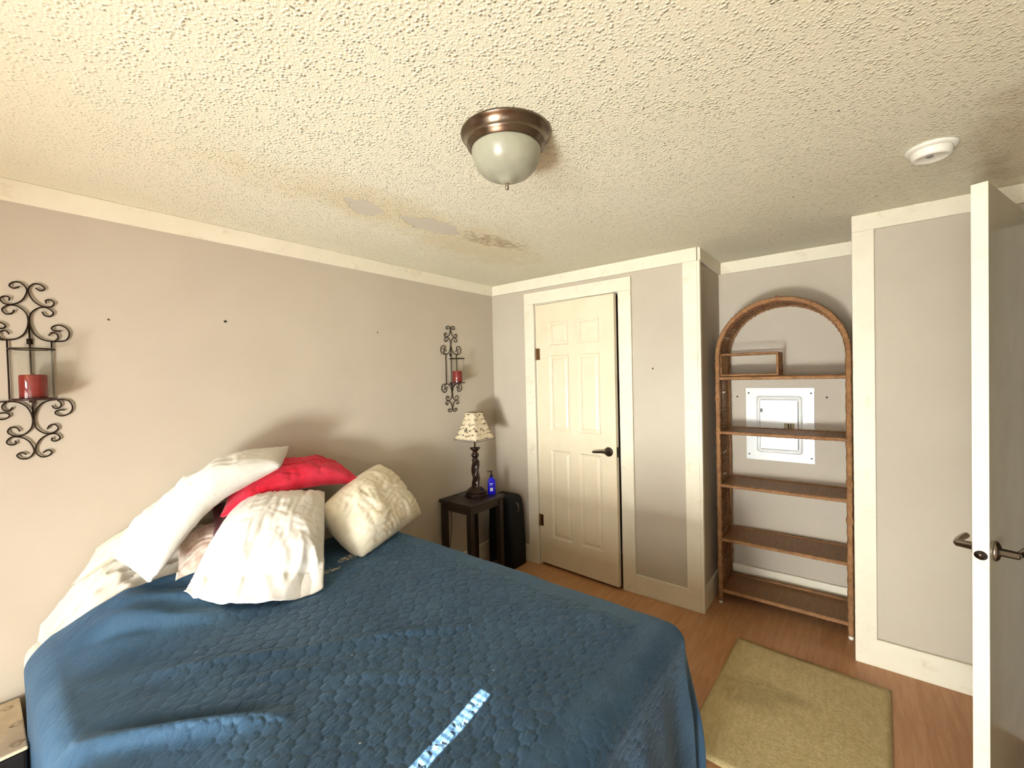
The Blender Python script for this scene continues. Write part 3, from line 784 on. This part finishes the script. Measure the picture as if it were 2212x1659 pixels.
# ------------------------------------------------------------------ patterned bench at far left
t = thing('storage_bench', 'low black bench with a beige patterned cushion by the bed', 'bench', (-3.032, -.192, 0))
bm = B(); box(bm, -.294, .294, -.174, .170, .03, .364); obj('bench_body', bm, 'black', t, bevel=.01)
bm = B(); box(bm, -.295, .295, -.175, .175, .366, .378); obj('cushion', bm, 'motif', t, bevel=.004)

# ------------------------------------------------------------------ bed
bx0, bx1, by0, by1 = -2.738, -1.232, -1.940, -.030
bed = thing('bed', 'wide bed with white fitted sheet, head against the back wall', 'bed', ((bx0+bx1)/2, (by0+by1)/2, 0))
cx, cy = (bx0+bx1)/2, (by0+by1)/2; a, b = (bx1-bx0)/2, (by1-by0)/2
bm = B(); box(bm, -a+.03, a-.03, -b+.03, b-.01, .12, .345); obj('box_spring', bm, 'black', bed, bevel=.02)
bm = B(); box(bm, -a+.012, a-.012, -b+.012, b-.004, .347, .585); m_ = obj('mattress', bm, 'sheet', bed, bevel=0)
mb = m_.modifiers.new('b', 'BEVEL'); mb.width = .055; mb.segments = 5
for p in m_.data.polygons: p.use_smooth = True
for sx in (-1, 1):
    for sy in (-1, 1):
        bm = B(); lathe(bm, [(.02, 0), (.025, .12)], 16, (sx*(a-.1), sy*(b-.1), 0)); obj('leg', bm, 'black', bed, True)

# quilt: sheet laid over the bed, arc-length draped on the left, right and foot
QT = .612
ix0, ix1, iy0 = bx0+.075, bx1-.055, by0+.060
HEM = .60
RAD = .070
def ridge(x, y, p0, p1, wd, h):
    ax, ay = p0; bx_, by_ = p1; dx, dy = bx_-ax, by_-ay; L2 = dx*dx+dy*dy
    t = max(0, min(1, ((x-ax)*dx+(y-ay)*dy)/L2)); d = math.hypot(x-ax-t*dx, y-ay-t*dy)
    return h*math.exp(-(d/wd)**2)*(math.sin(PI*min(1, max(0, t*.9+.05)))**.5)
RID = [((-2.60, -.42), (-2.42, -.50), .020, -.016), ((-2.58, -.36), (-2.30, -.55), .022, .014), ((-2.50, -.34), (-1.95, -.62), .018, .012), ((-2.45, -.30), (-1.95, -.56), .018, -.012), ((-2.35, -.98), (-2.05, -1.22), .016, .009), ((-2.52, -.80), (-2.40, -.92), .016, -.010),
       ((-2.46, -.76), (-1.72, -1.34), .018, .013), ((-2.68, -.90), (-2.33, -1.24), .026, .030), ((-2.63, -.86), (-2.36, -1.15), .020, -.022),
       ((-2.55, -.42), (-1.95, -.72), .03, .012), ((-2.62, -.62), (-2.2, -.95), .022, .008), ((-2.3, -1.0), (-1.9, -1.55), .02, .007), ((-2.5, -.55), (-2.3, -.45), .03, -.008),
       ((-1.9, -.75), (-1.35, -1.0), .022, .006), ((-2.0, -.56), (-1.5, -.62), .025, .006), ((-2.45, -.33), (-2.0, -.45), .025, -.012)]
def qh(x, y):
    h = .010*noise.noise(Vector((x*3.1, y*3.1, 2.2)))+.004*noise.noise(Vector((x*9, y*9, 5)))
    for r in RID: h += ridge(x, y, *r)
    # heaped over the bunched bedding near the head, left
    h += .150*sm(-.66, -.24, y)*sm(-2.74, -2.45, x)*(1-sm(-2.05, -1.75, x))
    h += .03*sm(-.7, -.3, y)*sm(-1.9, -1.6, x)*(1-sm(-1.35, -1.25, x))
    # soft crown
    h += .012*(1-((x-cx)/a)**2)*(1-((y-cy)/b)**2)
    return h
def headline(x):     # top hem of the quilt as it lies
    return -.30+.06*sm(-2.5, -2.74, x)*2+.14*sm(-2.05, -1.75, x)-.16*sm(-1.55, -1.22, x)
def qpos(u, v):      # u: across (sheet metres), v: along
    # inner nearest point
    qx = max(ix0, min(ix1, u)); qy = max(iy0, v)
    dx, dy = u-qx, v-qy
    ch = max(abs(dx), abs(dy))
    top = headline(qx)
    if ch < 1e-6: return Vector((u, v, QT+qh(u, v)))
    L = math.hypot(dx, dy); n = Vector((dx/L, dy/L))
    d = ch; qa = RAD*PI/2
    if d < qa:
        an = d/RAD; off = RAD*math.sin(an); dz = RAD*(1-math.cos(an)); 
    else:
        e = d-qa; off = RAD+(.032 if n.x > -.3 else .004)*(e/.5); dz = RAD+e*.985
    corner = min(1, 2*min(abs(n.x), abs(n.y)))
    s = (v if abs(n.x) > abs(n.y) else u)+math.atan2(n.y, n.x)*.35
    amp = sm(qa*.6, qa+.35, d)
    fold = amp*(.013*math.sin(s*17+.6)+.008*math.sin(s*31+1.9)+.010*noise.noise(Vector((s*4, d*3, 3))))
    off += (fold if n.x > -.5 else fold*.35-.006*amp) + corner*amp*.012 + corner*.010*sm(0, qa, d)
    z = QT+qh(qx+n.x*min(off, .08), qy+n.y*min(off, .08))*(1-sm(0, .2, d))-dz
    return Vector((qx+n.x*off, qy+n.y*off, z))
U0, U1 = ix0-HEM, ix1+HEM; V0 = iy0-HEM
NU, NV = 300, 280
bm = B(); uvl = bm.loops.layers.uv.new('sheet')
grid = []; uvs = {}
stv = {}
for i in range(NU+1):
    u = U0+(U1-U0)*i/NU; col_ = []
    top = headline(max(ix0, min(ix1, u)))
    for j in range(NV+1):
        v = V0+(top-V0)*j/NV
        p = qpos(u, v)
        if p.z < .012: p.z = .012+.002*noise.noise(p*20)
        vt = bm.verts.new(p); col_.append(vt); uvs[vt] = (u, v)
    grid.append(col_)
for i in range(NU):
    for j in range(NV):
        f = bm.faces.new((grid[i][j], grid[i+1][j], grid[i+1][j+1], grid[i][j+1]))
        for lp in f.loops: lp[uvl].uv = uvs[lp.vert]
me_q = bpy.data.meshes.new('quilt')
bm.verts.index_update(); order = [uvs[v] for v in bm.verts]
bm.to_mesh(me_q); bm.free()
at = me_q.attributes.new('stitch', 'FLOAT', 'POINT')
for i, (u, v) in enumerate(order):
    inx = sm(ix0+.02, ix0+.38+.12*noise.noise(Vector((v*3, 0, 0))), u)*(1-sm(ix1-.09, ix1-.05, u)); iny = sm(iy0+.05, iy0+.08, v)*1
    topf = 1-.85*sm(-.75, -.5, v)*(1-sm(-1.9, -1.5, u))
    at.data[i].value = (.12+.88*inx)*(.25+.75*iny)*topf if u < ix1-.05 else (1-sm(ix1-.09, ix1-.05, u))*.9+.03
for p in me_q.polygons: p.use_smooth = True
me_q.materials.append(MT['quilt'])
quilt = bpy.data.objects.new('quilt', me_q); COL.objects.link(quilt)
tag(quilt, 'blue stitched quilt spread over the bed and hanging down its sides', 'quilt')
so2 = quilt.modifiers.new('s', 'SOLIDIFY'); so2.thickness = .008; so2.offset = -1

# ------------------------------------------------------------------ pillows
def pillow(name, label, cat, c4, T_, mat, bow=(0, 0, 0), flap=0., seed=0, wr=1., pinch=.05, group='pillows heaped at the bed head', sag=None, N1=70, N2=56, bend=(0, 0, 0), tb=.5, ridges=0, hem=(0, 0, 0)):
    """c4: corners P00, P10, P11, P01 (u along P00->P10). bow: extra offset at the middle. flap: share of the u=-1 end that is empty pillowcase."""
    P = [Vector(p) for p in c4]; cen = sum(P, Vector())/4
    bw = Vector(bow)
    def mid(u, v):
        s, t_ = (u+1)/2, (v+1)/2
        p = P[0].lerp(P[1], s).lerp(P[3].lerp(P[2], s), t_)
        return p
    nrm = ((P[2]-P[0]).cross(P[3]-P[1])).normalized()
    if nrm.dot(bw if bw.length > 1e-4 else Vector((-.5, -.5, .6))) < 0: nrm = -nrm
    bm = B()
    Lu = (P[1]-P[0]).length; Lv = (P[3]-P[0]).length
    def surf(u, v, side):
        uu_ = u*(1-pinch*(1-v*v)); vv_ = v*(1-pinch*.8*(1-u*u))
        p = mid(uu_, vv_)+bw*(1-u*u)*(1-.35*v*v)+Vector(bend)*(1-u*u)*v*(1+.6*u)+Vector(hem)*((1-u)/2)**4*(1-v*v)
        x = u
        if flap > 0: x = max(-1, min(1, -1+ (u+1-flap*2)/(2-flap*2)*2)) if u > -1+flap*2 else -1
        g = max(0, 1-abs(x)**3.2)**.55*max(0, 1-abs(v)**3.0)**.55
        g2 = g
        q = Vector((u*Lu*9+seed*7.1, v*Lv*9, seed*3.3))
        # wrinkles: stretched along u, radiating near the ends
        ww = noise.noise(Vector((u*Lu*4+seed*5, v*Lv*24+1.5*noise.noise(q*.5), seed)))
        w2 = noise.noise(Vector((u*Lu*16+2*noise.noise(q*.4), v*Lv*7, seed+9.)))
        w3 = noise.noise(q*.55)
        ed = 1-.5*(1-abs(u))
        amp = .35+.65*g
        rdg = 0
        w_ = wr*(.011*(1-abs(ww)*2.2)*ed+.006*(1-abs(w2)*2)+.016*w3)*amp
        if ridges:
            k_ = math.exp(-((u+1-flap*2)/.45)**2)
            w_ += ridges*k_*(1-abs(noise.noise(Vector((v*3.6+seed+.8*u*noise.noise(Vector((v*2, seed, 8))), u*1.5, 4))))*2.4)*.03
        fl = 0
        if flap > 0 and u < -1+flap*2.2:
            fl = .020*noise.noise(Vector((v*2.6, seed, 2)))*(1-(u+1)/(flap*2.2))
        th = T_*g*((1-tb) if side < 0 else tb)*2
        return p+nrm*(side*th+(w_ if side > 0 else -w_*.5*g)+fl+side*.003)
    top = [[bm.verts.new(surf(-1+2*i/N1, -1+2*j/N2, 1)) for j in range(N2+1)] for i in range(N1+1)]
    bot = [[None]*(N2+1) for _ in range(N1+1)]
    for i in range(N1+1):
        for j in range(N2+1):
            if i in (0, N1) or j in (0, N2): bot[i][j] = top[i][j]
            else: bot[i][j] = bm.verts.new(surf(-1+2*i/N1, -1+2*j/N2, -1))
    for i in range(N1):
        for j in range(N2):
            bm.faces.new((top[i][j], top[i+1][j], top[i+1][j+1], top[i][j+1]))
            bm.faces.new((bot[i][j], bot[i][j+1], bot[i+1][j+1], bot[i+1][j]))
    for v in bm.verts: v.co -= cen
    for v in bm.verts:
        if v.co.y+cen.y > -.012: v.co.y = -.012-cen.y-.0005*abs(v.co.x)
        lim = sag(v.co+cen) if sag else None
        if lim is not None and v.co.z+cen.z < lim: v.co.z = lim-cen.z
    o = obj(name, bm, mat, None, True, loc=cen)
    return tag(o, label, cat, group)
def onquilt(off=.006):
    def f(p):
        if bx0-.05 < p.x < bx1+.05:
            if p.y < headline(p.x): return QT+qh(p.x, p.y)+off
            return .592
        return None
    return f
# rumpled white sheet bunched between the quilt and the wall
bm = B(); NX, NY = 110, 60; g = []
for i in range(NX+1):
    col_ = []
    x = -2.688+i*(.93/NX)
    for j in range(NY+1):
        t_ = j/NY; y = -.50+t_*.47
        zw = .60+.20*sm(-2.72, -2.50, x)+.05*sm(-2.5, -2.3, x)-.12*sm(-2.2, -1.85, x)     # height at the wall
        zq = (QT+qh(x, y)) if y < -.05 else QT+qh(x, y)
        low = min(zq, QT+qh(x, min(y, headline(x))))-.022
        z = low+(zw-low)*sm(.50, 1.0, t_) if zw > low else low
        wk = sm(.45, .65, t_)
        r_ = noise.noise(Vector((x*9+y*4, y*30-x*16, 1.7))); r2 = noise.noise(Vector((x*20, y*30-x*20, 7)))
        z += wk*(.022*(1-abs(r_)*2.6)+.008*r2)-wk*.008
        if i == 0: z = min(z, .57)
        if y > -.035: y = -.035
        col_.append(bm.verts.new((x, y, max(z, .565 if i else .56))))
    g.append(col_)
for i in range(NX):
    for j in range(NY): bm.faces.new((g[i][j], g[i+1][j], g[i+1][j+1], g[i][j+1]))
# side skirt at the left and a turned-down edge at the wall
prev = None
for i in range(NX+1):
    v = bm.verts.new((g[i][-1].co.x, -.033, .55)) 
    if prev: bm.faces.new((g[i-1][-1], g[i][-1], v, prev))
    prev = v
prev = None
for j in range(NY+1):
    v = bm.verts.new((-2.694, g[0][j].co.y, .50 if g[0][j].co.y > -.3 else min(.50, g[0][j].co.z)))
    if prev: bm.faces.new((g[0][j-1], g[0][j], v, prev))
    prev = v
tag(obj('bed_sheet', bm, 'sheet', None, True), 'rumpled white sheet showing between the blue quilt and the wall at left', 'sheet')
pillow('pillow', 'cream pillowcase end sticking out under the long white pillow by the wall', 'pillow',
       [(-2.60, -.10, .76), (-2.1, -.12, .95), (-2.12, -.06, 1.05), (-2.52, -.04, .86)], .035, 'cream', (0, 0, .02), seed=5, wr=.8)
pillow('pillow', 'pale pink printed pillow mostly hidden between the white pillows', 'pillow',
       [(-2.34, -.34, .725), (-1.98, -.34, .70), (-1.93, -.12, .84), (-2.28, -.12, .84)], .055, 'pink', (0, 0, .03), seed=8, wr=.6, sag=onquilt())
pillow('pillow', 'dark maroon pillow barely showing under the bright red one', 'pillow',
       [(-2.20, -.30, .85), (-1.85, -.28, .83), (-1.85, -.10, .92), (-2.14, -.10, .94)], .035, 'maroon', (0, 0, .02), seed=9, wr=.5)
# cream pillow, right
pillow('pillow', 'cream crumpled pillow at the right end near the nightstand', 'pillow',
       [(-1.76, -.34, .87), (-1.25, -.11, .985), (-1.06, -.27, .65), (-1.64, -.52, .625)], .095, 'cream', (-.02, -.03, .03), seed=12, wr=1.0, sag=onquilt(), pinch=-.05)
# centre pillow with open hem toward the camera
pillow('pillow', 'white pillow standing in front with its wide open hem on the quilt', 'pillow',
       [(-2.335, -.42, .70), (-2.05, -.20, .97), (-1.675, -.25, .93), (-1.915, -.66, .62)], .078, 'white', (-.02, -.045, .055), flap=.16, seed=15, wr=.8, sag=onquilt(), pinch=-.01, ridges=.7, hem=(-.03, -.06, -.01))
# red pillow on top
pillow('pillow', 'bright red pillow draped across the top of the white ones', 'pillow',
       [(-2.17, -.30, .935), (-1.46, -.27, .935), (-1.50, -.06, .99), (-2.04, -.06, 1.03)], .048, 'red', (.02, 0, .085), seed=21, wr=1.0, pinch=.02)
# long white pillow leaning on the wall
pillow('pillow', 'long white pillow leaning diagonally on the wall, topmost at left', 'pillow',
       [(-2.50, -.06, .83), (-1.78, -.10, 1.175), (-1.93, -.34, 1.125), (-2.42, -.38, .765)], .080, 'white', (-.06, -.03, .08), bend=(-.035, 0, .045), flap=.05, seed=30, wr=1.0, pinch=.03, ridges=.4)
